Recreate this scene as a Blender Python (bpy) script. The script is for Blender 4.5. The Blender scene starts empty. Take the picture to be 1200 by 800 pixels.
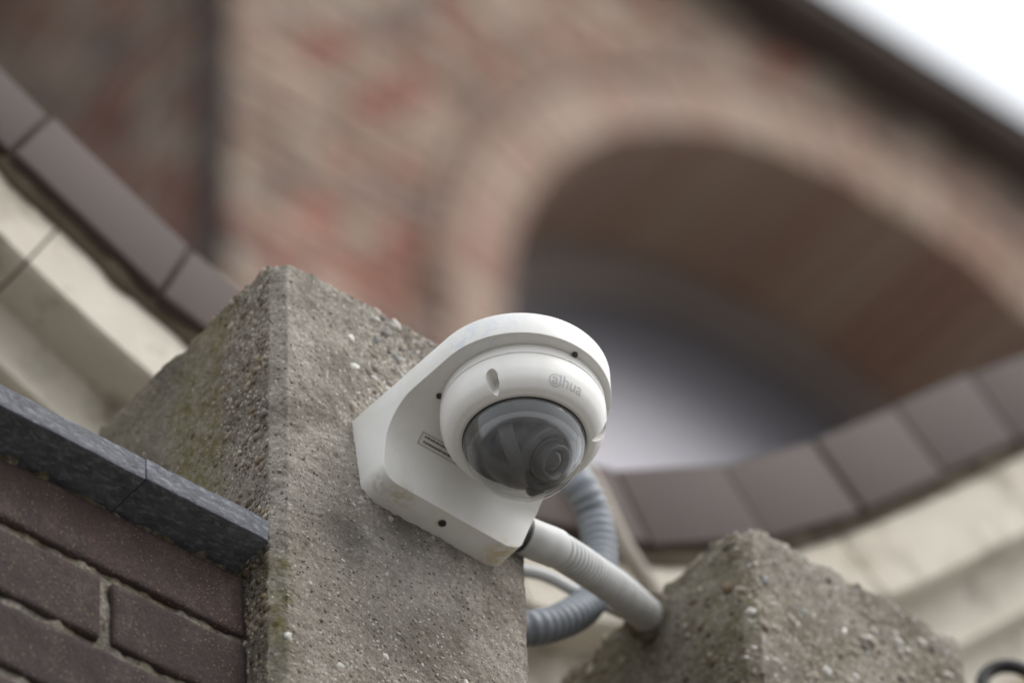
import bpy, bmesh, math, random
import numpy as np
from mathutils import Vector, Matrix
S = bpy.context.scene
COL = S.collection
R = math.radians
PI = math.pi

# ------------------------------------------------------------------ camera
AZ, PIT, ROLL, DIST = 0.710699, 0.822436, -0.043486, 3.842809
LOOK = Vector((0.199095, 0.0, 0.041515))
fwd = Vector((math.sin(AZ)*math.cos(PIT), math.cos(AZ)*math.cos(PIT), math.sin(PIT)))
right = Vector((math.cos(AZ), -math.sin(AZ), 0)); up0 = right.cross(fwd)
r_ = math.cos(ROLL)*right + math.sin(ROLL)*up0
u_ = -math.sin(ROLL)*right + math.cos(ROLL)*up0
CAMPOS = LOOK - fwd*DIST
cd = bpy.data.cameras.new('photo_camera'); cam = bpy.data.objects.new('photo_camera', cd); COL.objects.link(cam)
m3 = Matrix((r_, u_, -fwd)).transposed()
cam.matrix_world = Matrix.Translation(CAMPOS) @ m3.to_4x4()
cd.lens = 200.0; cd.sensor_width = 36.0; cd.clip_start = 0.05; cd.clip_end = 3000
cd.dof.use_dof = True
cd.dof.focus_distance = (Vector((0.120, -0.118, -0.165)) - CAMPOS).dot(fwd)-.035
cd.dof.aperture_fstop = 4.9
S.camera = cam

# ------------------------------------------------------------------ light
SUN_EL, SUN_AZ = R(52), R(150)          # azimuth clockwise from +Y
w = bpy.data.worlds.new('World'); S.world = w; w.use_nodes = True
nt = w.node_tree; nt.nodes.clear()
out = nt.nodes.new('ShaderNodeOutputWorld'); bg = nt.nodes.new('ShaderNodeBackground')
sky = nt.nodes.new('ShaderNodeTexSky'); sky.sky_type = 'NISHITA'; sky.sun_disc = False
sky.sun_elevation = SUN_EL; sky.sun_rotation = SUN_AZ; sky.dust_density = 4.0; sky.air_density = 1.0
hs = nt.nodes.new('ShaderNodeHueSaturation'); hs.inputs['Saturation'].default_value = 0.22
mx = nt.nodes.new('ShaderNodeMix'); mx.data_type = 'RGBA'; mx.inputs[0].default_value = 0.62
mx.inputs[7].default_value = (9.6, 9.9, 10.3, 1)          # even cloud deck
nt.links.new(sky.outputs[0], hs.inputs['Color']); nt.links.new(hs.outputs[0], mx.inputs[6])
nt.links.new(mx.outputs[2], bg.inputs[0]); bg.inputs[1].default_value = 0.10
nt.links.new(bg.outputs[0], out.inputs[0])
sd = bpy.data.lights.new('sun', 'SUN'); sd.energy = 0.75; sd.angle = R(35); sd.color = (1.0, 0.96, 0.9)
so = bpy.data.objects.new('sun', sd); COL.objects.link(so)
sdir = Vector((math.sin(SUN_AZ)*math.cos(SUN_EL), math.cos(SUN_AZ)*math.cos(SUN_EL), math.sin(SUN_EL)))
so.rotation_euler = sdir.to_track_quat('Z', 'Y').to_euler(); so.location = sdir*30
S.view_settings.view_transform = 'Standard'; S.view_settings.look = 'None'
S.view_settings.exposure = 0.92; S.view_settings.gamma = 1.0
S.view_settings.use_curve_mapping = False

rng = np.random.default_rng(7)
random.seed(7)

# ------------------------------------------------------------------ helpers
def hsh(i, j, k, s):
    n = (i*374761393 + j*668265263 + k*2147483647 + s*974634777).astype(np.int64)
    n = (n ^ (n >> 13))*1274126177
    n = n ^ (n >> 16)
    return (n & 0xFFFFFF)/float(0xFFFFFF)
def vnoise(P, sc, seed=0):
    Q = P*sc; I = np.floor(Q).astype(np.int64); f = Q-I; f = f*f*(3-2*f)
    o = 0
    for dx in (0, 1):
        for dy in (0, 1):
            for dz in (0, 1):
                h = hsh(I[:, 0]+dx, I[:, 1]+dy, I[:, 2]+dz, seed)
                o = o + h*(f[:, 0] if dx else 1-f[:, 0])*(f[:, 1] if dy else 1-f[:, 1])*(f[:, 2] if dz else 1-f[:, 2])
    return o*2-1
def fbm(P, sc, oct=3, seed=0):
    o = 0; a = 1.0
    for k in range(oct):
        o = o + a*vnoise(P, sc*2.03**k, seed+k*17); a *= 0.5
    return o
def cells(P, cell, seed, prob=1.0, rmin=.15, rmax=.45):
    """value 0..1: domes round jittered points, radius varies (for pits and bumps)"""
    Q = P/cell; I = np.floor(Q).astype(np.int64); best = np.zeros(len(P))
    for dx in (-1, 0, 1):
        for dy in (-1, 0, 1):
            for dz in (-1, 0, 1):
                c = I+np.array([dx, dy, dz])
                h = [hsh(c[:, 0], c[:, 1], c[:, 2], seed+q) for q in range(5)]
                p = c+np.stack(h[:3], 1)
                rad = rmin+(rmax-rmin)*h[3]**2
                d = np.sqrt(((Q-p)**2).sum(1))/rad
                v = np.clip(1-d*d, 0, 1)*rad/rmax
                v[h[4] > prob] = 0
                best = np.maximum(best, v)
    return best
def smooth(a, b, x):
    t = np.clip((x-a)/(b-a), 0, 1); return t*t*(3-2*t)

def mesh_obj(name, verts, faces, mat=None, parent=None, shade=True, angle=None):
    me = bpy.data.meshes.new(name)
    me.from_pydata([tuple(v) for v in verts], [], [tuple(f) for f in faces]); me.update()
    return link(name, me, mat, parent, shade, angle)
def link(name, me, mat=None, parent=None, shade=True, angle=None):
    if mat and not me.materials: me.materials.append(mat)
    if shade:
        me.polygons.foreach_set('use_smooth', [True]*len(me.polygons))
        if angle: me.set_sharp_from_angle(angle=R(angle))
    o = bpy.data.objects.new(name, me); COL.objects.link(o)
    if parent: o.parent = parent
    return o
def bm_obj(name, bm, mat=None, parent=None, shade=True, angle=35):
    me = bpy.data.meshes.new(name); bmesh.ops.recalc_face_normals(bm, faces=bm.faces); bm.to_mesh(me); bm.free()
    return link(name, me, mat, parent, shade, angle)
def thing(name, label, cat, loc=(0, 0, 0), group=None):
    o = bpy.data.objects.new(name, None); COL.objects.link(o); o.location = loc; o.empty_display_size = .05
    o['label'] = label; o['category'] = cat
    if group: o['group'] = group
    return o
def tag(o, label, cat, group=None):
    o['label'] = label; o['category'] = cat
    if group: o['group'] = group
    return o
def box(bm, x0, x1, y0, y1, z0, z1, bev=0, seg=1):
    m = Matrix.Translation(((x0+x1)/2, (y0+y1)/2, (z0+z1)/2)) @ Matrix.Diagonal((x1-x0, y1-y0, z1-z0, 1))
    g = bmesh.ops.create_cube(bm, size=1, matrix=m)
    if bev:
        es = list({e for v in g['verts'] for e in v.link_edges})
        bmesh.ops.bevel(bm, geom=es, offset=bev, segments=seg, affect='EDGES', profile=.5)
def lathe(prof, n=96, a0=0, a1=2*PI, centre=(0, 0, 0), closed=False):
    """profile of (r, z) turned about z -> verts, faces"""
    full = abs(a1-a0-2*PI) < 1e-6; na = n if full else n+1
    V = []; F = []
    for i in range(na):
        a = a0+(a1-a0)*i/n; c, s = math.cos(a), math.sin(a)
        for r, z in prof: V.append((centre[0]+r*c, centre[1]+r*s, centre[2]+z))
    m = len(prof)
    for i in range(n):
        j = (i+1) % na
        for k in range(m if closed else m-1):
            k2 = (k+1) % m
            F.append((i*m+k, j*m+k, j*m+k2, i*m+k2))
    return V, F
def spline(pts, n):
    P = [Vector(p) for p in pts]; P = [2*P[0]-P[1]]+P+[2*P[-1]-P[-2]]
    segs = len(P)-3; dense = []
    for i in range(segs):
        for k in range(60):
            t = k/60; a, b, c, d = P[i:i+4]
            dense.append(.5*((2*b)+(c-a)*t+(2*a-5*b+4*c-d)*t*t+(3*b-a-3*c+d)*t**3))
    dense.append(P[-2])
    L = [0]
    for i in range(1, len(dense)): L.append(L[-1]+(dense[i]-dense[i-1]).length)
    o = []; j = 0
    for i in range(n):
        s = L[-1]*i/(n-1)
        while j < len(L)-2 and L[j+1] < s: j += 1
        t = (s-L[j])/max(1e-9, L[j+1]-L[j]); o.append(dense[j].lerp(dense[j+1], t))
    return o, L[-1]
def sweep(path, radf, nseg=24, cap=True):
    n = len(path); V = []; F = []
    t = (path[1]-path[0]).normalized(); nrm = t.orthogonal().normalized()
    for i in range(n):
        t2 = (path[min(i+1, n-1)]-path[max(i-1, 0)]).normalized()
        nrm = (nrm-t2*nrm.dot(t2)).normalized(); bi = t2.cross(nrm)
        rr = radf(i/(n-1))
        for k in range(nseg):
            a = 2*PI*k/nseg; V.append(path[i]+(nrm*math.cos(a)+bi*math.sin(a))*rr)
    for i in range(n-1):
        for k in range(nseg):
            k2 = (k+1) % nseg; F.append((i*nseg+k, i*nseg+k2, (i+1)*nseg+k2, (i+1)*nseg+k))
    if cap:
        F.append(tuple(range(nseg))[::-1]); F.append(tuple((n-1)*nseg+k for k in range(nseg)))
    return V, F
def cyl_between(bm, a, b, r, n=16, r2=None):
    a, b = Vector(a), Vector(b); d = b-a
    m = Matrix.Translation((a+b)/2) @ d.to_track_quat('Z', 'Y').to_matrix().to_4x4()
    bmesh.ops.create_cone(bm, cap_ends=True, segments=n, radius1=r, radius2=r2 if r2 is not None else r, depth=d.length, matrix=m)

# ------------------------------------------------------------------ materials
class NB:
    def __init__(s, name):
        s.m = bpy.data.materials.new(name); s.m.use_nodes = True; s.t = s.m.node_tree; s.n = s.t.nodes
        s.p = s.n['Principled BSDF']; s.co = s.n.new('ShaderNodeTexCoord').outputs['Object']
    def L(s, a, b): s.t.links.new(a, b)
    def noise(s, sc, det=4, rough=.55, vec=None, out='Fac'):
        n = s.n.new('ShaderNodeTexNoise'); n.inputs['Scale'].default_value = sc; n.inputs['Detail'].default_value = det
        n.inputs['Roughness'].default_value = rough; s.L(vec or s.co, n.inputs['Vector']); return n.outputs[out]
    def voro(s, sc, out='Distance', feat='F1', rnd=1, vec=None):
        n = s.n.new('ShaderNodeTexVoronoi'); n.feature = feat; n.inputs['Scale'].default_value = sc
        n.inputs['Randomness'].default_value = rnd; s.L(vec or s.co, n.inputs['Vector']); return n.outputs[out]
    def ramp(s, fac, stops, interp='LINEAR'):
        n = s.n.new('ShaderNodeValToRGB'); e = n.color_ramp.elements; n.color_ramp.interpolation = interp
        while len(e) < len(stops): e.new(.5)
        for q, (p, c) in zip(e, stops):
            q.position = p; q.color = (*c, 1) if isinstance(c, tuple) else (c, c, c, 1)
        s.L(fac, n.inputs[0]); return n.outputs[0]
    def mix(s, fac, a, b, mode='MIX'):
        n = s.n.new('ShaderNodeMix'); n.data_type = 'RGBA'; n.blend_type = mode
        for v, i in ((fac, 0), (a, 6), (b, 7)):
            if hasattr(v, 'links'): s.L(v, n.inputs[i])
            elif isinstance(v, tuple): n.inputs[i].default_value = (*v, 1)
            else: n.inputs[i].default_value = v
        return n.outputs[2]
    def math(s, op, a, b=0.0, clamp=False):
        n = s.n.new('ShaderNodeMath'); n.operation = op; n.use_clamp = clamp
        for v, i in ((a, 0), (b, 1)):
            if hasattr(v, 'links'): s.L(v, n.inputs[i])
            else: n.inputs[i].default_value = v
        return n.outputs[0]
    def attr(s, name):
        n = s.n.new('ShaderNodeAttribute'); n.attribute_name = name; return n
    def sep(s, c):
        n = s.n.new('ShaderNodeSeparateColor'); s.L(c, n.inputs[0]); return n.outputs
    def xyz(s, c=None):
        n = s.n.new('ShaderNodeSeparateXYZ'); s.L(c or s.co, n.inputs[0]); return n.outputs
    def scaled(s, v):
        n = s.n.new('ShaderNodeMapping'); n.inputs['Scale'].default_value = v; s.L(s.co, n.inputs[0]); return n.outputs[0]
    def bump(s, h, dist, strength=1.0, prev=None):
        n = s.n.new('ShaderNodeBump'); n.inputs['Distance'].default_value = dist; n.inputs['Strength'].default_value = strength
        s.L(h, n.inputs['Height'])
        if prev: s.L(prev, n.inputs['Normal'])
        s.L(n.outputs[0], s.p.inputs['Normal']); return n.outputs[0]
    def done(s, col=None, rough=.8, spec=.4, metal=0):
        if col is not None:
            if hasattr(col, 'links'): s.L(col, s.p.inputs['Base Color'])
            else: s.p.inputs['Base Color'].default_value = (*col, 1)
        if hasattr(rough, 'links'): s.L(rough, s.p.inputs['Roughness'])
        else: s.p.inputs['Roughness'].default_value = rough
        s.p.inputs['Specular IOR Level'].default_value = spec; s.p.inputs['Metallic'].default_value = metal
        return s.m

def mat_concrete(tint=(1, 1, 1)):
    b = NB('weathered_concrete')
    z = b.sep(b.attr('zones').outputs['Color'])           # R moss, G exposed aggregate, B warm/brown
    base = b.mix(b.ramp(b.noise(28, 6, .6), [(.3, 0.0), (.7, 1.0)]), (.270, .246, .208), (.44, .410, .358))
    base = b.mix(b.math('MULTIPLY', z[2], .75, True), base, b.mix(b.ramp(b.noise(60, 5), [(.35, 0.0), (.65, 1.0)]), (.150, .115, .080), (.29, .245, .175)))
    grain = b.voro(520, 'Color')
    g = b.sep(grain)
    gcol = b.ramp(g[0], [(.0, (.06, .052, .045)), (.3, (.17, .145, .12)), (.6, (.28, .25, .21)), (.85, (.36, .33, .29)), (1.0, (.58, .55, .50))])
    base = b.mix(b.math('ADD', b.math('MULTIPLY', z[1], .26), .36), base, gcol)
    patch = b.ramp(b.noise(13, 6, .62), [(.40, 0.0), (.60, 1.0)])
    base = b.mix(b.math('MULTIPLY', patch, .55), base, b.mix(.5, base, (.36, .335, .30)))
    big = b.voro(190, 'Color'); bg_ = b.sep(big); bd = b.voro(190)
    stone = b.math('MULTIPLY', b.math('LESS_THAN', bd, .38), b.math('GREATER_THAN', bg_[1], .52))
    scol = b.ramp(bg_[0], [(0, (.10, .085, .07)), (.35, (.2, .17, .135)), (.65, (.33, .29, .24)), (.9, (.48, .45, .40)), (1, (.6, .58, .54))])
    base = b.mix(b.math('MULTIPLY', stone, b.math('ADD', b.math('MULTIPLY', z[1], .65), .15)), base, scol)
    pit = b.math('MULTIPLY', b.math('LESS_THAN', b.voro(145), .16), b.math('GREATER_THAN', b.noise(35, 2), .45))
    base = b.mix(b.math('MULTIPLY', pit, .75), base, (.045, .038, .03))
    grime = b.ramp(b.noise(15, 8, .7), [(.46, 0.0), (.62, 1.0)])
    base = b.mix(b.math('MULTIPLY', grime, .62), base, (.092, .078, .060))
    fl = b.voro(290, 'Color'); fs = b.sep(fl); fd = b.voro(290)
    wf = b.math('MULTIPLY', b.math('LESS_THAN', fd, .30), b.math('GREATER_THAN', fs[0], .80))
    base = b.mix(b.math('MULTIPLY', wf, b.math('ADD', b.math('MULTIPLY', z[1], .5), .5)), base, (.62, .595, .55))
    df = b.math('MULTIPLY', b.math('LESS_THAN', fd, .26), b.math('LESS_THAN', fs[0], .16))
    base = b.mix(b.math('MULTIPLY', df, .8), base, (.04, .034, .028))
    shade_stain = b.attr('shade_and_stain').outputs['Fac']  # painted shade of the left face, plus stains
    base = b.mix(b.math('MULTIPLY', shade_stain, b.ramp(b.noise(24, 6, .65), [(.25, .35), (.7, .95)])), base, b.mix(b.noise(260, 4), (.045, .040, .030), (.115, .105, .085)))
    fine = b.ramp(b.noise(900, 3, .6), [(.3, .72), (.7, 1.2)])
    base = b.mix(1.0, base, fine, 'MULTIPLY')
    mossf = b.math('MULTIPLY', z[0], b.ramp(b.noise(130, 5, .65), [(.32, 0.1), (.62, 1.0)]), True)
    base = b.mix(b.math('MULTIPLY', mossf, .95), base, b.mix(b.noise(300, 3), (.055, .050, .018), (.175, .155, .045)))
    base = b.mix(1.0, base, tint, 'MULTIPLY')
    h = b.math('ADD', b.math('MULTIPLY', b.noise(420, 5, .65), .9), b.math('MULTIPLY', g[1], .35))
    h = b.math('SUBTRACT', h, b.math('MULTIPLY', pit, .9))
    b.bump(h, .0015, 1.0)
    return b.done(base, .92, .25)
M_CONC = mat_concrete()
def mat_attr(name, attr='tint', rough=.8, var=.35, sc=300, spec=.3):
    b = NB(name); c = b.attr(attr).outputs['Color']
    c = b.mix(1.0, c, b.ramp(b.noise(sc, 4), [(.25, 1-var), (.75, 1+var)]), 'MULTIPLY')
    b.bump(b.noise(sc*1.6, 3), .0004, .6); return b.done(c, rough, spec)
M_PEB = mat_attr('pebble_stone', rough=.7, sc=260)

def mat_brick():
    b = NB('brown_brick')
    oi = b.n.new('ShaderNodeObjectInfo'); rnd = oi.outputs['Random']
    base = b.mix(rnd, (.032, .022, .021), (.064, .041, .035))
    base = b.mix(b.ramp(b.noise(45, 6, .62), [(.35, 0.0), (.7, .75)]), base, (.040, .029, .027))
    sp = b.math('MULTIPLY', b.math('LESS_THAN', b.voro(330), .22), b.math('GREATER_THAN', b.noise(38, 5, .7), .48))
    base = b.mix(b.math('MULTIPLY', sp, .7), base, (.20, .15, .10))
    streak = b.ramp(b.noise(60, 6, .7, b.scaled((2.2, 1, .16))), [(.60, 0.0), (.76, .35)])
    base = b.mix(streak, base, (.20, .175, .155))
    base = b.mix(b.ramp(b.noise(30, 7, .72), [(.50, 0.0), (.70, .45)]), base, (.13, .105, .088))
    base = b.mix(1.0, base, b.ramp(b.noise(750, 3), [(.3, .62), (.7, 1.38)]), 'MULTIPLY')
    b.bump(b.math('ADD', b.noise(420, 5, .68), b.math('MULTIPLY', b.noise(110, 4), .9)), .0018, 1.0)
    return b.done(base, .82, .3)
M_BRICK = mat_brick()
def mat_mortar(name, a, c, moss):
    b = NB(name)
    base = b.mix(b.ramp(b.noise(160, 6, .65), [(.3, 0.0), (.7, 1.0)]), a, c)
    v = b.sep(b.voro(480, 'Color'))
    base = b.mix(.35, base, b.ramp(v[0], [(0, (.06, .05, .04)), (.5, (.22, .20, .165)), (1, (.5, .47, .42))]))
    mf = b.ramp(b.noise(26, 5, .6), [(.45, 0.0), (.68, 1.0)])
    base = b.mix(b.math('MULTIPLY', mf, moss), base, b.mix(b.noise(240, 3), (.05, .045, .02), (.15, .125, .05)))
    b.bump(b.noise(480, 5, .7), .0016, 1); return b.done(base, .95, .2)
M_MORTAR = mat_mortar('grey_mortar', (.085, .073, .060), (.20, .18, .15), .55)
M_BED = mat_mortar('mossy_mortar', (.10, .085, .06), (.20, .17, .12), .8)
def mat_slab():
    b = NB('blue_stone')
    base = b.mix(b.ramp(b.noise(70, 7, .65), [(.32, 0.0), (.68, 1.0)]), (.078, .083, .096), (.150, .158, .180))
    ch = b.ramp(b.noise(230, 5, .7, b.scaled((.5, 1, 1.4))), [(.50, 0.0), (.64, .6)])
    base = b.mix(ch, base, (.31, .32, .35))
    base = b.mix(b.ramp(b.noise(38, 5), [(.60, 0.0), (.75, .55)]), base, (.10, .095, .085))
    base = b.mix(b.ramp(b.noise(31, 4, .5), [(.69, 0.0), (.75, .6)]), base, (.22, .165, .06))
    b.bump(b.math('ADD', b.noise(320, 5, .7), b.noise(90, 3)), .0015, 1.0); return b.done(base, .78, .35)
M_SLAB = mat_slab()
def mat_white(name, col, dirt=.35, rough=.42, stains=False):
    b = NB(name)
    base = b.mix(b.ramp(b.noise(30, 6, .6), [(.35, 0.0), (.75, dirt)]), col, tuple(c*k for c, k in zip(col, (.86, .83, .76))))
    base = b.mix(b.ramp(b.voro(420), [(.05, .35*dirt), (.10, 0.0)]), base, (.30, .27, .22))
    run = b.ramp(b.noise(55, 5, .65, b.scaled((1, 1, .10))), [(.50, 0.0), (.72, .30)])
    base = b.mix(run, base, tuple(c*k for c, k in zip(col, (.80, .77, .69))))
    if stains:
        x, y, z = b.xyz()[0:3]
        def blob(c, rad):
            v = b.n.new('ShaderNodeVectorMath'); v.operation = 'DISTANCE'; v.inputs[1].default_value = c
            b.L(b.co, v.inputs[0]); return b.math('SUBTRACT', 1.0, b.math('DIVIDE', v.outputs['Value'], rad), True)
        for c, rad, cc, st, ns in (((.088, -.013, -.190), .013, (.46, .38, .20), .5, 190), ((.172, -.012, -.190), .016, (.58, .46, .20), .7, 150), ((.073, -.012, -.184), .010, (.40, .36, .28), .45, 260)):
            f = b.math('MULTIPLY', blob(c, rad), b.ramp(b.noise(ns, 5, .65), [(.40, 0.0), (.58, 1.6)]), True)
            base = b.mix(b.math('MULTIPLY', f, st), base, cc)
        # faint blue scuffs on the outside of the lip
        for c, rad in (((.0655, -.1015, -.137), .017), ((.0690, -.112, -.128), .022), ((.080, -.128, -.131), .020)):
            f = b.math('MULTIPLY', blob(c, rad), b.ramp(b.noise(170, 6, .75, b.scaled((1.6, .7, 1.0))), [(.47, 0.0), (.60, 1.0)]), True)
            base = b.mix(b.math('MULTIPLY', f, .55), base, (.52, .60, .74))
    b.bump(b.noise(900, 2), .00008, .35)
    return b.done(base, rough, .45)
M_BRKT = mat_white('white_painted_metal', (.80, .80, .785), .45, .40, True)
M_SHELL = mat_white('white_camera_shell', (.80, .795, .775), .28, .36)
def simple(name, col, rough=.6, spec=.4, metal=0, var=.2, sc=80, bump=0):
    b = NB(name)
    c = b.mix(1.0, b.mix(0.0, col, col), b.ramp(b.noise(sc, 5), [(.3, 1-var), (.7, 1+var)]), 'MULTIPLY')
    if bump: b.bump(b.noise(sc*5, 4), bump, .7)
    return b.done(c, rough, spec, metal)
M_BLACK = simple('black_plastic', (.030, .030, .032), .45, .4)
M_DKGREY = simple('dark_grey_plastic', (.045, .045, .048), .5, .4)
M_GREY = simple('grey_plastic', (.055, .055, .058), .5, .4)
M_LENS = simple('lens_glass', (.006, .006, .010), .05, .8, 0, 0)
M_SCREW = simple('screw_steel', (.10, .09, .08), .45, .5, .7)
M_LOGO = simple('grey_print', (.53, .53, .54), .5, .3, 0, .05)
M_LABEL = simple('sticker_film', (.74, .73, .70), .35, .4, 0, .03)
M_INK = simple('sticker_ink', (.10, .10, .10), .6, .2, 0, .05)
M_COND = simple('light_grey_conduit', (.50, .505, .50), .45, .4, 0, .10, 60)
M_COND2 = simple('slate_grey_conduit', (.215, .235, .262), .5, .4, 0, .12, 60)
M_CABLE = simple('pale_grey_cable', (.52, .52, .52), .5, .4, 0, .08, 60)
M_STRIP = simple('beige_pipe', (.33, .29, .245), .6, .3, 0, .15, 40)
M_IRON = simple('dark_iron', (.022, .021, .020), .5, .5, .5, .3, 200, .0006)
def mat_tile():
    b = NB('brown_capping_tile'); rnd = b.n.new('ShaderNodeObjectInfo').outputs['Random']
    base = b.mix(rnd, (.048, .034, .031), (.078, .055, .049))
    base = b.mix(b.ramp(b.noise(14, 6, .6), [(.35, 0.0), (.7, .6)]), base, (.066, .052, .045))
    b.bump(b.noise(160, 4), .001, .6); return b.done(base, .68, .25)
M_TILE = mat_tile()
def mat_stone(name, a, c, dirt):
    b = NB(name)
    base = b.mix(b.ramp(b.noise(6, 6, .6), [(.3, 0.0), (.7, 1.0)]), a, c)
    base = b.mix(b.ramp(b.noise(17, 6, .65), [(.5, 0.0), (.72, dirt)]), base, (.15, .125, .085))
    b.bump(b.noise(120, 5), .002, .6); return b.done(base, .9, .25)
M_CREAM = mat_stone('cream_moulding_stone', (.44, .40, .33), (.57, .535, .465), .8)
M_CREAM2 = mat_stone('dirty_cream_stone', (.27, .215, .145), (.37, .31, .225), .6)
M_JOINT = mat_stone('dirty_joint_mortar', (.055, .043, .030), (.125, .10, .068), .6)
def mat_bld(name, cols, sc=.9):
    b = NB(name); c = b.attr('tint').outputs['Color']
    c = b.mix(1.0, c, b.ramp(b.noise(2.2, 5), [(.3, .8), (.7, 1.2)]), 'MULTIPLY')
    b.bump(b.noise(40, 4), .01, .5); return b.done(c, .9, .25)
M_BBR = mat_bld('house_brickwork', None)
def mat_arch():
    b = NB('arch_brick'); rnd = b.n.new('ShaderNodeObjectInfo').outputs['Random']
    c = b.ramp(rnd, [(0, (.29, .175, .14)), (.3, (.33, .24, .19)), (.65, (.375, .295, .24)), (1, (.29, .205, .168))])
    b.bump(b.noise(40, 4), .01, .5); return b.done(c, .9, .25)
M_ARCH = mat_arch()
M_FRAME = simple('grey_window_paint', (.19, .165, .155), .6, .3, 0, .1, 3)
M_HOOD = simple('dark_red_brick', (.26, .185, .15), .9, .2, 0, .2, 6)
M_BMORT = simple('house_mortar', (.25, .19, .155), .95, .2, 0, .2, 3)
M_EAVE = simple('dark_eaves_timber', (.075, .060, .054), .7, .3, 0, .25, 3)
M_PIPE = simple('dark_downpipe', (.028, .022, .021), .9, .1, 0, .15, 4)
M_ROOF = simple('roof_slate', (.06, .055, .055), .8, .3, 0, .3, 3)
M_PANE = simple('window_glass', (.165, .163, .185), .40, .9, .68, 0)
M_ROOM = simple('dark_room', (.05, .05, .055), .9, .1, 0, .1)
M_GROUND = simple('paving_ground', (.15, .14, .128), .9, .2, 0, .25, 1.2)
M_BOUNCE = simple('bounce_sheet', (.60, .55, .48), .9, .2, 0, .12, 1.5)
M_PLINTH = simple('plinth_render', (.16, .14, .12), .9, .2, 0, .25, 4)
def mat_dome():
    b = NB('clear_dome_plastic'); n = b.n; n.remove(b.p)
    o = n['Material Output']
    tr = n.new('ShaderNodeBsdfTransparent'); tr.inputs[0].default_value = (.95, .955, .96, 1)
    gl = n.new('ShaderNodeBsdfGlossy'); gl.inputs['Roughness'].default_value = .03
    fr = n.new('ShaderNodeFresnel'); fr.inputs[0].default_value = 1.49
    geo = n.new('ShaderNodeNewGeometry'); f2 = b.math('MULTIPLY', b.math('MULTIPLY', fr.outputs[0], 1.15, True), b.math('SUBTRACT', 1.0, geo.outputs['Backfacing']))
    df = n.new('ShaderNodeBsdfDiffuse'); df.inputs[0].default_value = (.55, .56, .57, 1)
    m1 = n.new('ShaderNodeMixShader'); m2 = n.new('ShaderNodeMixShader')
    dust = b.ramp(b.noise(70, 6, .7), [(.38, .035), (.75, .095)])
    b.L(dust, m1.inputs[0]); b.L(tr.outputs[0], m1.inputs[1]); b.L(df.outputs[0], m1.inputs[2])
    b.L(f2, m2.inputs[0]); b.L(m1.outputs[0], m2.inputs[1]); b.L(gl.outputs[0], m2.inputs[2])
    b.L(m2.outputs[0], o.inputs[0]); return b.m
M_DOME = mat_dome()

def add_color(me, name, arr):
    a = me.attributes.new(name, 'FLOAT_COLOR', 'POINT')
    c = np.ones((len(arr), 4), np.float32); c[:, :3] = arr; a.data.foreach_set('color', c.ravel())

# ------------------------------------------------------------------ setting: ground and plinth
GZ = -4.40
g = mesh_obj('ground', [(-900, -900, GZ), (900, -900, GZ), (900, 900, GZ), (-900, 900, GZ)], [(0, 1, 2, 3)], M_GROUND); g['kind'] = 'structure'
g2 = mesh_obj('bounce_sheet', [(-8, .8, GZ+.004), (16, .8, GZ+.004), (16, 4.95, GZ+.004), (-8, 4.95, GZ+.004)], [(0, 1, 2, 3)], M_BOUNCE); g2['kind'] = 'structure'  # unseen pale sheet, added to bounce light up into the arch
bm = bmesh.new(); box(bm, -3.0, 3.0, .0, .24, GZ, -1.25, .01)
tag(bm_obj('plinth_wall', bm, M_PLINTH), 'rendered low wall that carries the concrete posts', 'wall')

# ------------------------------------------------------------------ concrete posts
def ico():
    bm = bmesh.new(); bmesh.ops.create_icosphere(bm, subdivisions=1, radius=1)
    v = np.array([x.co[:] for x in bm.verts]); f = np.array([[q.index for q in p.verts] for p in bm.faces]); bm.free(); return v, f
ICO = ico()
def pebbles(name, P, N, rad, cols, parent, seed):
    """flattened stones bedded in a surface, all in one mesh"""
    rg = np.random.default_rng(seed); V = []; F = []; C = []
    iv, if_ = ICO
    for k in range(len(P)):
        n = Vector(N[k]); t = n.orthogonal().normalized(); bt = n.cross(t)
        a = rg.uniform(0, 2*PI); e1 = t*math.cos(a)+bt*math.sin(a); e2 = n.cross(e1)
        s = rad[k]*np.array([rg.uniform(.7, 1.35), rg.uniform(.55, .9), rg.uniform(.35, .6)])
        M = np.stack([np.array(e1)*s[0], np.array(e2)*s[1], np.array(n)*s[2]])
        v = iv*(1+rg.uniform(-.16, .16, (len(iv), 1))); F.append(if_+len(V)*len(iv)); V.append(v@M+P[k]); C.append(np.repeat(cols[k][None], len(iv), 0))
    V = np.concatenate(V); F = np.concatenate(F)
    o = mesh_obj(name, V.tolist(), F.tolist(), M_PEB, parent); add_color(o.data, 'tint', np.concatenate(C)); o['kind'] = 'stuff'; return o
PAL = np.array([(.44, .42, .38), (.37, .34, .29), (.29, .25, .20), (.21, .175, .14), (.14, .12, .10), (.34, .27, .19), (.24, .235, .23), (.60, .58, .54)])

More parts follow.
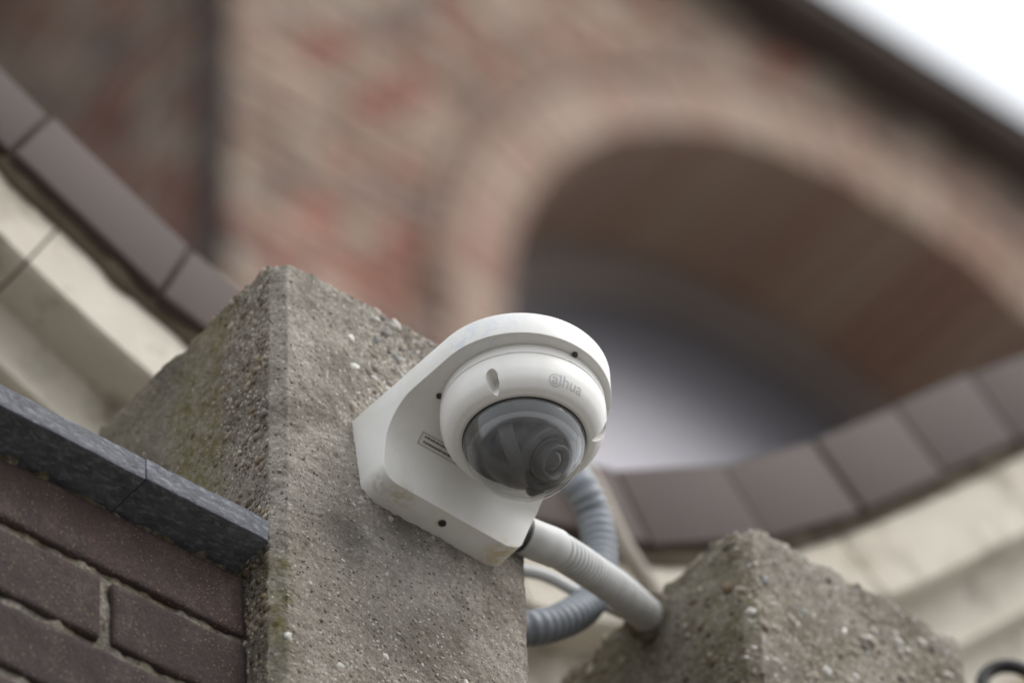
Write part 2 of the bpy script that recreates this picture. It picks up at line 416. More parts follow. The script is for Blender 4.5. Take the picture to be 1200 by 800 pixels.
def post(x0, seed, step, zfine, label, npeb, loc_wear):
    W = .208; c = .0085
    t = thing('concrete_post', label, 'post', (x0, 0, -1.25), 'concrete posts on the wall')
    pts = []; nrm = []
    def seg(a, b, st, n):
        k = max(1, int(round(math.dist(a, b)/st)))
        for i in range(k):
            f = i/k; pts.append((a[0]+(b[0]-a[0])*f, a[1]+(b[1]-a[1])*f)); nrm.append(n)
    q = .7071
    seg((c, 0), (W-c, 0), step, (0, -1)); seg((W-c, 0), (W, c), step, (q, -q)); seg((W, c), (W, W-c), .012, (1, 0))
    seg((W, W-c), (W-c, W), .01, (q, q)); seg((W-c, W), (c, W), .012, (0, 1)); seg((c, W), (0, W-c), step*2, (-q, q))
    seg((0, W-c), (0, c), step, (-1, 0)); seg((0, c), (c, 0), step, (-q, -q))
    pts = np.array(pts); nrm = np.array(nrm, float); n = len(pts)
    rows = [(.103, 0), (.07, 0), (.04, 0), (.025, 0), (.014, 0), (.009, 0), (.0055, -.0002), (.003, -.0009), (.0012, -.0022), (.0003, -.004)]
    z = -.004
    while z > -zfine: z -= step; rows.append((0, z))
    for zz in (-zfine-.01, -zfine-.04, -.8, -1.0, -1.25): rows.append((0, zz))
    ctr = np.array([W/2, W/2]); P = []; N = []
    for ins, zz in rows:
        p = ctr+(pts-ctr)*(1-ins/(W/2)); P.append(np.c_[p, np.full(n, zz)])
        up = 1.0 if ins > .006 else ins/.006; h = math.sqrt(1-up*up*.999)
        N.append(np.c_[nrm*h, np.full(n, up)])
    P = np.concatenate(P); N = np.concatenate(N); Q = P+np.array([seed*3.17, seed*1.3, seed*.7])
    front = np.abs(N[:, 1]+1) < .25; left = np.abs(N[:, 0]+1) < .25
    # zones
    ex = np.zeros(len(P)); moss = np.zeros(len(P)); warm = np.zeros(len(P))
    x, y, zz = P[:, 0], P[:, 1], P[:, 2]
    lowf = fbm(Q, 22, 3, seed)
    ex = np.where(front, smooth(.05, .10, x+.02*lowf)*smooth(-.20, -.09, zz+.03*lowf)+.25*smooth(-.24, -.34, zz), ex)
    ex = np.where(left, smooth(.09, .03, y+.02*lowf)*.9, ex)
    chf = (np.abs(N[:, 0]*N[:, 1]) > .1) & (x < .05) & (y < .05)
    if seed != 1: ex = np.where(front | left | chf, .55+.4*lowf, ex)
    if seed == 1:
        band = smooth(.042, .072, y+.022*lowf)*smooth(.125, .085, y+.026*lowf)*(.75+.5*fbm(Q, 55, 3, 77))
        moss = np.where(left, band*1.0+.3*smooth(.10, .16, y), moss)
        near = np.exp(-((x-.004)/.010)**2)*np.exp(-((y-.004)/.012)**2)*smooth(-.235, -.262, zz)*smooth(-.44, -.35, zz)
        moss = np.maximum(moss, near*.85*(.6+.8*fbm(Q, 70, 3, 91)))
        warm = np.where(front, smooth(-.22, -.30, zz+.03*lowf)*.65, warm)
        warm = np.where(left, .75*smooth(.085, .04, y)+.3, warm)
    else:
        moss = np.where(left, .5+.4*lowf, np.where(front, .10+.2*lowf, .3+.3*lowf)); warm = .5+.5*lowf
    ex = np.clip(ex, 0, 1); moss = np.clip(moss, 0, 1); warm = np.clip(warm, 0, 1)
    d = (.0006 if seed == 1 else .0013)*fbm(Q, 30, 3, seed+3)+.0005*fbm(Q, 160, 3, seed+5)+.0004*fbm(Q, 480, 2, seed+9)
    d += (.0004+.0013*ex)*cells(Q, .0085, seed+20, .8, .25, .6)
    d -= .0016*cells(Q, .011, seed+31, .45, .10, .26)
    d -= .0010*(.3+ex)*cells(Q, .0060, seed+47, .5, .15, .35)
    edge = np.exp(-((zz+.001)/.007)**2)
    chip = np.clip(fbm(Q, 42, 4, seed+60)-.0, 0, 1.2)
    d -= edge*(.0012+loc_wear*.0050*chip)
    corner = np.abs(N[:, 0]*N[:, 1]) > .1
    corner = corner & (x < .05) & (y < .05)
    d -= np.where(corner, .0014*np.clip(fbm(Q, 60, 3, seed+70), -.3, 1), 0)
    # knocked-off top of the front corner
    dist = np.sqrt((x-.0)**2+(y-.0)**2+(zz*1.3)**2)
    kn = np.clip(1-dist/(.020 if seed == 1 else .026), 0, 1)
    P2 = P+N*d[:, None]
    P2 += np.array([.35, .35, -.75])*(kn**1.3*(.008 if seed == 1 else .009))[:, None]
    m = len(rows); i = np.arange(n); F = []
    for k in range(m-1):
        a = k*n+i; b = k*n+(i+1) % n; F.append(np.stack([a, a+n, b+n, b], 1))
    F = np.concatenate(F); faces = F.tolist(); faces.append(list(range(n)))
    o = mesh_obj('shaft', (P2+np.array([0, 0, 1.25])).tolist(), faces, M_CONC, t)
    add_color(o.data, 'zones', np.stack([moss, ex, warm], 1))
    shade_stain = np.where(left, (.42+.35*smooth(.08, .13, y))*(1.0 if seed == 1 else .8), np.where(front, .10, .35))  # left face dimmed: its shade is put into the colour; stains follow
    shade_stain = np.clip(shade_stain+.35*edge*smooth(-.2, .4, lowf)+np.where(front, .55*np.exp(-((x-.055)/.022)**2-((zz+.235)/.020)**2), 0) if seed == 1 else shade_stain, 0, 1)
    aa = o.data.attributes.new('shade_and_stain', 'FLOAT', 'POINT'); aa.data.foreach_set('value', shade_stain.astype(np.float32))
    # stones
    rg = np.random.default_rng(seed*11); idx = np.where((front | left | chf) & (zz > -zfine))[0]
    wgt = (.06+ex[idx])*(1+2.5*edge[idx]); wgt /= wgt.sum()
    pick = rg.choice(idx, npeb, replace=False, p=wgt)
    rad = rg.uniform(.0008, .0019, npeb)*(1+1.5*(rg.random(npeb) < .03+.20*ex[pick]))*(1 if seed == 1 else 1.45)
    cidx = rg.choice(len(PAL), npeb, p=[.17, .16, .13, .14, .13, .07, .08, .12])
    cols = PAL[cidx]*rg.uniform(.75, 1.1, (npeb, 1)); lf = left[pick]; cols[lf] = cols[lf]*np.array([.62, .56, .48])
    pp = P2[pick]-N[pick]*(rad*.12)[:, None]+np.array([0, 0, 1.25])
    pebbles('aggregate', pp, N[pick], rad, cols, t, seed)
    return t
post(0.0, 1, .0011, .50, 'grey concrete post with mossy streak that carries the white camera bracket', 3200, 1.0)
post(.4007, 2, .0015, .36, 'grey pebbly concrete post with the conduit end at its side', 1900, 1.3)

# ------------------------------------------------------------------ brick wall with stone coping, at the left
TILT = R(2.0)
bw = thing('brick_wall', 'dark brown brick wall with slate grey coping against the left of the post', 'wall', (0, 0, -.27)); bw.rotation_euler = (0, -TILT, 0)
def rough_grid(name, x0, x1, z0, z1, y0, step, amp, mat, parent, seed, ydepth=.05):
    nx = int((x1-x0)/step)+1; nz = int((z1-z0)/step)+1
    X, Z = np.meshgrid(np.linspace(x0, x1, nx), np.linspace(z0, z1, nz)); P = np.c_[X.ravel(), np.full(X.size, y0), Z.ravel()]
    P[:, 1] -= amp*(fbm(P, 90, 4, seed)+.5*cells(P, .006, seed+1, .8, .2, .5)); V = P.tolist()
    F = [(j*nx+i, j*nx+i+1, (j+1)*nx+i+1, (j+1)*nx+i) for j in range(nz-1) for i in range(nx-1)]
    ring = [i for i in range(nx)]+[j*nx+nx-1 for j in range(1, nz)]+[(nz-1)*nx+i for i in range(nx-2, -1, -1)]+[j*nx for j in range(nz-2, 0, -1)]
    b0 = len(V); V += [(V[i][0], y0+ydepth, V[i][2]) for i in ring]; n = len(ring)
    F += [(ring[k], b0+k, b0+(k+1) % n, ring[(k+1) % n]) for k in range(n)]; F.append(tuple(range(b0, b0+n)))
    return mesh_obj(name, V, F, mat, parent)
rough_grid('mortar', -.46, -.0025, -.40, -.010, .0340, .0018, .0020, M_MORTAR, bw, 5, .05)
bm = bmesh.new(); box(bm, -3.0, -.004, .087, .20, -.985, -.016); bm_obj('wall_core', bm, M_PLINTH, bw)
bm = bmesh.new(); box(bm, -3.0, -.004, .045, .086, -.985, -.402); bm_obj('lower_wall_face', bm, M_PLINTH, bw)
def brick_mesh(L, H, D, seed):
    """brick with worn arrises: a grid box, corners rounded, faces uneven"""
    nx, nz, ny = int(L/.004), int(H/.004), 6
    bm = bmesh.new(); bmesh.ops.create_cube(bm, size=1, matrix=Matrix.Diagonal((L, D, H, 1)))
    def cut(ax, n, ln):
        for k in range(1, n):
            co = Vector((0, 0, 0)); co[ax] = -ln/2+ln*k/n; no = Vector((0, 0, 0)); no[ax] = 1
            bmesh.ops.bisect_plane(bm, geom=bm.verts[:]+bm.edges[:]+bm.faces[:], plane_co=co, plane_no=no)
    cut(0, nx, L); cut(2, nz, H)
    for yy in (.004, .012): bmesh.ops.bisect_plane(bm, geom=bm.verts[:]+bm.edges[:]+bm.faces[:], plane_co=(0, -D/2+yy, 0), plane_no=(0, 1, 0))
    bmesh.ops.triangulate(bm, faces=[f for f in bm.faces if len(f.verts) > 4])
    P = np.array([v.co[:] for v in bm.verts]); h = np.array([L/2, D/2, H/2]); r = .0014
    C = np.clip(P, -(h-r), h-r); dv = P-C; ln = np.linalg.norm(dv, axis=1, keepdims=True)
    P2 = np.where(ln > 1e-6, C+dv/np.maximum(ln, 1e-6)*r, P)
    Q = P+seed*1.7
    e = np.sort(h-np.abs(P), axis=1)[:, 1]; wear = np.exp(-(e/.004)**2)*np.clip(fbm(Q, 110, 3, seed), 0, 1)*.0016
    front = P[:, 1] < -D/2+.001
    P2 = P2-np.sign(P)*wear[:, None]*.6
    P2[:, 1] += np.where(front, .0007*fbm(Q, 50, 3, seed+2)+.0008*cells(Q, .008, seed+5, .3, .1, .3), 0)
    for v, p in zip(bm.verts, P2): v.co = p
    me = bpy.data.meshes.new('brick'); bm.to_mesh(me); bm.free(); me.materials.append(M_BRICK); return me
STR = [brick_mesh(.2070, .0508, .10, k) for k in (1, 2, 3)]; HDR = [brick_mesh(.1010, .0508, .10, k) for k in (4, 5)]
ztop = -.0105; nb = 0
for c in range(6):
    x = -.0045; zc = ztop-.0508/2-c*.0592
    while x > -.46:
        half = (c % 2 == 1 and x > -.01); me = (HDR if half else STR)[nb % (2 if half else 3)]; L = .099 if half else .205
        o = link('brick', me, None, bw); o.location = (x-L/2, .030+.05+random.uniform(-.0006, .0006), zc+random.uniform(-.0006, .0006))
        o.rotation_euler = (random.uniform(-.006, .006), random.uniform(-.004, .004), random.uniform(-.004, .004)); x -= L+.0105; nb += 1
rough_grid('mortar_bed', -.36, -.004, -.0130, -.0025, .036, .0016, .0065, M_BED, bw, 15, .055)
def slab_mesh(L, seed):
    bm = bmesh.new(); bmesh.ops.create_cube(bm, size=1, matrix=Matrix.Diagonal((L, .26, .0180, 1)))
    for k in range(1, int(L/.004)):
        bmesh.ops.bisect_plane(bm, geom=bm.verts[:]+bm.edges[:]+bm.faces[:], plane_co=(-L/2+k*.004, 0, 0), plane_no=(1, 0, 0))
    for zz in (-.0075, -.004, 0, .004, .0075): bmesh.ops.bisect_plane(bm, geom=bm.verts[:]+bm.edges[:]+bm.faces[:], plane_co=(0, 0, zz), plane_no=(0, 0, 1))
    for yy in (.0015, .006, .014, .026): bmesh.ops.bisect_plane(bm, geom=bm.verts[:]+bm.edges[:]+bm.faces[:], plane_co=(0, -.13+yy, 0), plane_no=(0, 1, 0))
    P = np.array([v.co[:] for v in bm.verts]); h = np.array([L/2, .13, .0090]); r = .0012
    C = np.clip(P, -(h-r), h-r); dv = P-C; ln = np.linalg.norm(dv, axis=1, keepdims=True); P2 = np.where(ln > 1e-6, C+dv/np.maximum(ln, 1e-6)*r, P)
    e = np.sort(h-np.abs(P), axis=1)[:, 1]; wear = np.exp(-(e/.003)**2)*np.clip(fbm(P+seed, 75, 3, seed), 0, 1)*.0009
    P2 -= np.sign(P)*wear[:, None]*.6; P2[:, 1] += .0006*fbm(P+seed, 40, 3, seed)*(P[:, 1] < -.12)
    for v, p in zip(bm.verts, P2): v.co = p
    return bm
bm = slab_mesh(.0943, 3); o = bm_obj('coping_slab', bm, M_SLAB, bw, True, 32); o.location = (-.0055-.0943/2, .13, +.0145-.0090)
bm = slab_mesh(.60, 8); o = bm_obj('coping_slab', bm, M_SLAB, bw, True, 32); o.location = (-.1000-.30, .1302, +.0142-.0090)

# ------------------------------------------------------------------ swept garden wall behind, with tile capping round the dip
YW = .35
sw = thing('curved_wall', 'cream stone wall with a round dip capped in brown tiles behind the posts', 'wall', (.342, YW, GZ))
PC = [-.9267, 1.8058, -.06, -.5278, .5233]            # height of the dip along the wall
xx = np.linspace(0, 1.10, 1200); zz_ = np.polyval(PC, xx)
xx = np.r_[xx[0]-.9*math.cos(R(27.8)), xx, xx[-1]+.9*math.cos(R(43.9))]; zz_ = np.r_[zz_[0]+.9*math.sin(R(27.8)), zz_, zz_[-1]+.9*math.sin(R(43.9))]
ss = np.r_[0, np.cumsum(np.hypot(np.diff(xx), np.diff(zz_)))]-.9
xg = np.linspace(0, ss[-1]-ss[0], 2600)+ss[0]; xs_ = np.interp(xg, ss, xx); zs_ = np.interp(xg, ss, zz_)
ker = np.ones(60)/60; xs_[60:-60] = np.convolve(xs_, ker, 'same')[60:-60]; zs_[60:-60] = np.convolve(zs_, ker, 'same')[60:-60]
tx = np.gradient(xs_); tz = np.gradient(zs_); tl = np.hypot(tx, tz); tx /= tl; tz /= tl
def onp(s):
    """point and downward normal of the dip line at arc length s (wall coordinates)"""
    f = lambda a: float(np.interp(s, xg, a))
    return Vector((f(xs_)-.342, 0, f(zs_)-GZ)), Vector((f(tz), 0, -f(tx))).normalized()
TT = .073
for k in range(-5, 14):
    s0 = .0597+.1447*k; (p0, n0), (p1, n1) = onp(s0), onp(s0+.1447)
    d = (p1-p0).normalized()*.0014; jy = random.uniform(-.002, .002); jn = random.uniform(-.0015, .0015)
    bm = bmesh.new(); vs = []
    for y in (jy, .13):
        for q in (p0+d+n0*jn, p1-d+n1*jn, p1-d+n1*(TT+jn), p0+d+n0*(TT+jn)): vs.append(bm.verts.new((q.x, y, q.z)))
    for f in ((0, 1, 2, 3), (7, 6, 5, 4), (0, 4, 5, 1), (1, 5, 6, 2), (2, 6, 7, 3), (3, 7, 4, 0)): bm.faces.new([vs[i] for i in f])
    bmesh.ops.bevel(bm, geom=bm.edges[:], offset=.0034, segments=3, affect='EDGES', profile=.5)
    bm_obj('capping_tile', bm, M_TILE, sw, True, 20)
def along(s0, s1, prof, n):
    """profile of (drop below the dip line, y) carried along the dip line; closed and capped"""
    V = []; F = []; m = len(prof)
    for i in range(n+1):
        p, nn = onp(s0+(s1-s0)*i/n)
        for r, y in prof: q = p+nn*r; V.append((q.x, y, q.z))
    for i in range(n):
        for k in range(m):
            k2 = (k+1) % m; F.append((i*m+k, i*m+k2, (i+1)*m+k2, (i+1)*m+k))
    F.append(tuple(range(m))); F.append(tuple(n*m+k for k in range(m))[::-1])
    return V, F
S0, S1 = -.65, 2.05
V, F = along(S0, S1, [(.006, .007), (.040, .008), (.068, .009), (.084, .010), (.084, .10), (.006, .10)], 420)
V = np.array(V); V += .0055*fbm(V, 42, 3, 4)[:, None]*np.array([.8, .6, .8]); mesh_obj('tile_mortar', V.tolist(), F, M_JOINT, sw)
prof = [(.083, .014), (.146, .010), (.151, .016), (.153, .050), (.165, .056), (.179, .060), (.198, .058), (.202, .064), (.204, .088), (.215, .093), (.243, .095), (.243, .16), (.083, .16)]
NS = 7
for k in range(NS):
    V, F = along(S0+(S1-S0)*k/NS+.001, S0+(S1-S0)*(k+1)/NS-.001, prof, 30); mesh_obj('moulding_stone', V, F, M_CREAM, sw, True, 40)
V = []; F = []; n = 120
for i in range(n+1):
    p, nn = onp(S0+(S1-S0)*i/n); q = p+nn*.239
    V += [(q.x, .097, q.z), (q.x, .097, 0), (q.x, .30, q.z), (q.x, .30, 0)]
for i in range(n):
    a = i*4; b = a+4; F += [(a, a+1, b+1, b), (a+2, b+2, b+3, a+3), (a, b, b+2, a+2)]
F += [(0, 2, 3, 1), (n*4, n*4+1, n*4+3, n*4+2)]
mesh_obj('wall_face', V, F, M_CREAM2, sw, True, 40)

# ------------------------------------------------------------------ house far behind
HX, HY, EZ = 3.60, 5.0, 8.97
AX, AZc, AR = 5.83, 7.163, 1.372
hs_ = thing('brick_house', 'tall brick house with arched window and dark eaves, far behind the wall', 'house', (HX, HY, GZ))
def loc(p): return (p[0]-HX, p[1]-HY, p[2]-GZ)
bm = bmesh.new()
def lb(x0, x1, y0, y1, z0, z1): box(bm, x0-HX, x1-HX, y0-HY, y1-HY, z0-GZ, z1-GZ)
RO = AR+.08
lb(HX+.02, AX-RO, HY+.02, HY+.84, GZ, EZ); lb(AX+RO, 11.5, HY+.02, HY+.84, GZ, EZ); lb(AX-RO, AX+RO, HY+.02, HY+.84, GZ, 5.2)
ns = 24
for i in range(ns):
    x0 = AX-RO+2*RO*i/ns; x1 = x0+2*RO/ns; xm = min(abs(x0-AX), abs(x1-AX))
    zz = AZc+math.sqrt(max(0, RO*RO-xm*xm)); lb(x0, x1, HY+.02, HY+.84, zz, EZ)
lb(HX+.02, HX+.44, HY+.845, 14, GZ, EZ)
bm_obj('wall', bm, M_BMORT, hs_, False)
# brickwork: every brick its own block, one joined part (each is lost in the blur)
pal = np.array([(.37, .29, .235), (.32, .24, .195), (.32, .165, .13), (.27, .125, .10), (.25, .205, .18), (.42, .355, .295), (.28, .205, .17)])
V = []; F = []; C = []; rb = np.random.default_rng(3)
def blk(x0, x1, y0, y1, z0, z1):
    b0 = len(V); P = [(x0, y0, z0), (x1, y0, z0), (x1, y1, z0), (x0, y1, z0), (x0, y0, z1), (x1, y0, z1), (x1, y1, z1), (x0, y1, z1)]
    V.extend(loc(p) for p in P); F.extend([tuple(b0+q for q in f) for f in ((0, 1, 5, 4), (1, 2, 6, 5), (2, 3, 7, 6), (3, 0, 4, 7), (4, 5, 6, 7), (3, 2, 1, 0))])
    cx, cz = (x0+x1)/2, (z0+z1)/2
    q = vnoise(np.array([[cx*1.0+y0*.9, 0, cz*1.3]]), 3.1, 5)[0]+.6*vnoise(np.array([[cx+y0, 3, cz*1.3]]), 1.3, 6)[0]
    w_ = np.array([1.2, 1.1, .8, .6, .9, 1.0, .9])
    w_ = w_*np.exp(np.array([1, .3, -1.6, -1.6, .2, 1, -.4])*q*.6); k = rb.choice(len(pal), p=w_/w_.sum())
    C.extend([pal[k]*rb.uniform(.70, .98)*np.array([1.0, .955, .92])*(.52 if y0 > HY+.05 else 1)]*8)  # side wall bricks darkened, the wall's shade put into their colour
ph, pl = .073, .118
nz = int((EZ-5.6)/ph)
for j in range(nz):
    z0 = EZ-(j+1)*ph
    x = HX-(.059 if j % 2 else 0)
    while x < 9.6:
        a, b_ = max(x, HX), x+pl-.010; x += pl
        cx, cz = (a+b_)/2, z0+ph/2
        if b_-a < .03: continue
        inside = math.hypot(cx-AX, cz-AZc) < AR+.135 if cz > AZc else abs(cx-AX) < AR+.10
        if inside: continue
        pr = rb.uniform(-.006, .006); blk(a, b_, HY+pr, HY+.05, z0, z0+ph-.010)
    y = HY+.06+(.059 if j % 2 else 0)
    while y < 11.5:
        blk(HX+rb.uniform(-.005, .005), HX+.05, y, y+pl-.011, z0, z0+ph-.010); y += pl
o = mesh_obj('brickwork', V, F, M_BBR, hs_, False); add_color(o.data, 'tint', np.array(C)); o['kind'] = 'stuff'
# arch of voussoirs, and the jambs under it
NV = 52; da = PI/NV
def vous():
    bm = bmesh.new(); r0, r1 = AR, AR+.165; h0 = r0*math.tan(da/2)-.005; h1 = r1*math.tan(da/2)-.005; vs = []
    for y in (-.03, .80):
        for xx, zz in ((-h0, r0), (h0, r0), (h1, r1), (-h1, r1)): vs.append(bm.verts.new((xx, y, zz)))
    for f in ((0, 1, 2, 3), (7, 6, 5, 4), (0, 4, 5, 1), (1, 5, 6, 2), (2, 6, 7, 3), (3, 7, 4, 0)): bm.faces.new([vs[i] for i in f])
    return bm
vo = bm_obj('arch_brick', vous(), M_ARCH, hs_, False)
for k in range(NV):
    o = vo if k == 0 else vo.copy()
    if k: COL.objects.link(o); o.parent = hs_
    o.matrix_local = Matrix.Translation((AX-HX, random.uniform(-.006, .006), AZc-GZ)) @ Matrix.Rotation(-PI/2+da*(k+.5), 4, 'Y')
NH = 64; dh = PI/NH; bm = bmesh.new(); hr = AR+.175; hh = (hr+.028)*math.tan(dh/2)-.004; box(bm, -hh, hh, -.045, .05, hr, hr+.055, .004)
ho = bm_obj('hood_brick', bm, M_HOOD, hs_, False)
for k in range(NH):
    o = ho if k == 0 else ho.copy()
    if k: COL.objects.link(o); o.parent = hs_
    o.matrix_local = Matrix.Translation((AX-HX, random.uniform(-.005, .005), AZc-GZ)) @ Matrix.Rotation(-PI/2+dh*(k+.5), 4, 'Y')
bm = bmesh.new(); box(bm, 0, .165, -.03, .80, -.079, -.003); jo = bm_obj('jamb_brick', bm, M_ARCH, hs_, False)
for k in range(22):
    for sx in (0, 1):
        o = jo if (k == 0 and sx == 0) else jo.copy()
        if not (k == 0 and sx == 0): COL.objects.link(o); o.parent = hs_
        o.location = ((AX-AR-.165 if sx == 0 else AX+AR)-HX, random.uniform(-.006, .006), AZc-k*.0825-GZ)
# window in the recess
wf = []
def arch_poly(r, y, n=40, zb=5.25):
    return [(AX-r, y, zb)]+[(AX+r*math.cos(PI-PI*i/n), y, AZc+r*math.sin(PI-PI*i/n)) for i in range(n+1)]+[(AX+r, y, zb)]
bm = bmesh.new(); a = [bm.verts.new(loc(p)) for p in arch_poly(AR+.002, HY+.48)]; b2 = [bm.verts.new(loc(p)) for p in arch_poly(AR-.15, HY+.48)]
c2 = [bm.verts.new(loc(p)) for p in arch_poly(AR+.002, HY+.56)]; d2 = [bm.verts.new(loc(p)) for p in arch_poly(AR-.15, HY+.56)]
for i in range(len(a)-1):
    for p, q in ((a, b2), (b2, d2), (d2, c2), (c2, a)): bm.faces.new((p[i], p[i+1], q[i+1], q[i]))
fr = bm_obj('window', bm, M_FRAME, hs_)
bm = bmesh.new(); lo = arch_poly(AR-.145, HY+.52); hi = arch_poly(AR-.145, HY+.528)
f0 = [bm.verts.new(loc(p)) for p in lo]; f1 = [bm.verts.new(loc(p)) for p in hi]; bm.faces.new(f0); bm.faces.new(f1[::-1])
for i in range(len(f0)): j = (i+1) % len(f0); bm.faces.new((f0[i], f1[i], f1[j], f0[j]))
bm_obj('pane', bm, M_PANE, fr, False)
# eaves, gutter and roof
bm = bmesh.new(); box(bm, 3.42-HX, 11.6-HX, -.13, .02, EZ-GZ+.002, EZ-GZ+.055, .008); box(bm, 3.0-HX, 3.62-HX, .03, 9, EZ-GZ+.002, EZ-GZ+.075, .008)  # left overhang widened out of view to shade the side wall
bm_obj('eaves', bm, M_EAVE, hs_)
V, F = sweep([Vector((3.40-HX+k*.82, -.13, EZ-GZ+.045)) for k in range(11)], lambda t: .042, 20); mesh_obj('gutter', V, F, M_EAVE, hs_, True, 40)
bm = bmesh.new(); vs = [bm.verts.new(loc(p)) for p in ((3.38, 4.83, EZ+.10), (11.6, 4.83, EZ+.10), (11.6, 8.6, EZ+1.5), (5.4, 8.6, EZ+1.5), (3.38, 14, EZ+.10), (11.6, 14, EZ+.1))]
bm.faces.new([vs[i] for i in (0, 1, 2, 3)]); bm.faces.new([vs[i] for i in (0, 3, 4)]); bm.faces.new([vs[i] for i in (3, 2, 5, 4)]); bm.faces.new([vs[i] for i in (0, 4, 5, 1)]); bm.faces.new([vs[i] for i in (1, 5, 2)])
bm_obj('roof', bm, M_ROOF, hs_, False)
V, F = sweep([Vector((HX-.03, HY-.065, GZ+.05+k*1.11)) for k in range(13)], lambda t: .038, 16)
tag(mesh_obj('downpipe', V, F, M_PIPE, None, True, 40), 'dark vertical downpipe at the corner of the brick house', 'pipe')

# ------------------------------------------------------------------ wall bracket
BX, BY, BR = .1233, -.0920, .0592
WX0, WX1 = .0608, .1900
ZT, ZS, ZB = -.124, -.1425, -.1895
bk = thing('wall_bracket', 'white tapering wall bracket screwed to the concrete post', 'bracket', (BX, 0, ZT))
def prism(poly, axis, a, b_):
    bm = bmesh.new(); A = []; B = []
    for p, q in poly:
        for t, L in ((a, A), (b_, B)):
            L.append(bm.verts.new((p, q, t) if axis == 2 else (t, p, q) if axis == 0 else (p, t, q)))
    bm.faces.new(A); bm.faces.new(B[::-1]); n = len(A)
    for i in range(n): j = (i+1) % n; bm.faces.new((A[i], B[i], B[j], A[j]))
    bmesh.ops.recalc_face_normals(bm, faces=bm.faces); return bm
def arc(cx, cy, r, a0, a1, n): return [(cx+r*math.cos(R(a0+(a1-a0)*i/n)), cy+r*math.sin(R(a0+(a1-a0)*i/n))) for i in range(n+1)]
plan = [(WX0, .006)]+arc(BX, BY, BR, 182, 353, 64)+[(WX1, .006)]
# side profile (y, z): skirt, fillet down to the wall box, flat underside at the wall
side = [(.01, ZT), (-.2, ZT), (-.2, ZS), (-.060, ZS)]+[(-.060+.034*math.sin(R(a))*1.0, ZS-.030*(1-math.cos(R(a)))) for a in range(10, 81, 10)]+[(-.0215, ZB), (.01, ZB)]
face = [(WX0, ZT), (WX0+.0055, -.174)]+arc(WX0+.0185, -.1755, .013, 186, 264, 8)+[(WX1-.022, ZB)]+arc(WX1-.020, -.1765, .012, 285, 330, 5)+[(WX1-.001, -.150), (WX1+.001, ZT)]
def tmp(bm):
    me = bpy.data.meshes.new('tmp'); bm.to_mesh(me); bm.free(); o = bpy.data.objects.new('tmp', me); COL.objects.link(o); return o
o1 = tmp(prism(plan, 2, ZT, ZB-.002)); o2 = tmp(prism(side, 0, .03, .23)); o3 = tmp(prism([(p, q) for p, q in face], 1, .006, -.16))
for q in (o2, o3):
    md = o1.modifiers.new('b', 'BOOLEAN'); md.operation = 'INTERSECT'; md.object = q; md.solver = 'EXACT'
mw = o1.modifiers.new('w', 'WELD'); mw.merge_threshold = .0002
bv = o1.modifiers.new('v', 'BEVEL'); bv.width = .0016; bv.segments = 3; bv.limit_method = 'ANGLE'; bv.angle_limit = R(32); bv.use_clamp_overlap = True
dg = bpy.context.evaluated_depsgraph_get(); me = bpy.data.meshes.new_from_object(o1.evaluated_get(dg)); me.name = 'bracket_body'
for q in (o1, o2, o3): bpy.data.objects.remove(q, do_unlink=True)
body = link('bracket_body', me, M_BRKT, bk, True, 42); body.matrix_parent_inverse = Matrix.Translation((-BX, 0, -ZT))
def place(o, parent): o.parent = parent; o.matrix_parent_inverse = Matrix.Translation(-parent.location); return o
# screw in the underside
bm = bmesh.new(); cyl_between(bm, (.123, -.0125, ZB+.002), (.123, -.0125, ZB-.0007), .0026, 20); s_ = place(bm_obj('screw', bm, M_SCREW), bk)
bm = bmesh.new(); box(bm, .1210, .1250, -.0130, -.0120, ZB-.0010, ZB-.0006); q = bm_obj('screw_slot', bm, M_BLACK, None, False); q.parent = s_; q.matrix_parent_inverse = s_.matrix_parent_inverse.copy() if False else Matrix.Translation((-BX, 0, -ZT)); q.matrix_parent_inverse = Matrix.Identity(4)
s_.matrix_parent_inverse = Matrix.Translation((-BX, 0, -ZT))
# two lock screws beside the camera rim
for px, py in ((.0800, -.0650), (.1260, -.1452)):
    bm = bmesh.new(); cyl_between(bm, (px, py, ZS+.001), (px, py, ZS-.0016), .0019, 12); place(bm_obj('lock_screw', bm, M_BLACK), bk)
# sticker, laid on the fillet under the bracket
_fp = np.array([(-.12, ZS), (-.060, ZS)]+[(-.060+.034*math.sin(R(q)), ZS-.030*(1-math.cos(R(q)))) for q in range(2, 89, 2)])
_fs = np.r_[0, np.cumsum(np.hypot(*np.diff(_fp, axis=0).T))]
def on_fillet(x, t, off):
    y, z = np.interp(t, _fs, _fp[:, 0]), np.interp(t, _fs, _fp[:, 1]); y2, z2 = np.interp(t+.0008, _fs, _fp[:, 0]), np.interp(t+.0008, _fs, _fp[:, 1])
    d = Vector((0, y2-y, z2-z)).normalized(); n = Vector((0, d.z, -d.y)); n = n if n.y < 0 else -n
    return Vector((x, y, z))+n*off
def patch(bm, x0, x1, t0, t1, off, n=1):
    rows = [[bm.verts.new(on_fillet(x, t0+(t1-t0)*i/n, o)) for o in (off, off-.0004) for x in (x0, x1)] for i in range(n+1)]
    for p, q in zip(rows, rows[1:]):
        bm.faces.new((p[0], p[1], q[1], q[0])); bm.faces.new((p[0], q[0], q[2], p[2])); bm.faces.new((p[1], p[3], q[3], q[1]))
    for p in (rows[0], rows[-1]): bm.faces.new((p[0], p[1], p[3], p[2]))
bm = bmesh.new(); patch(bm, .0866, .1300, .0818, .0918, .00035, 6); lbl = place(bm_obj('label_sticker', bm, M_LABEL, None, True), bk)
bm = bmesh.new()
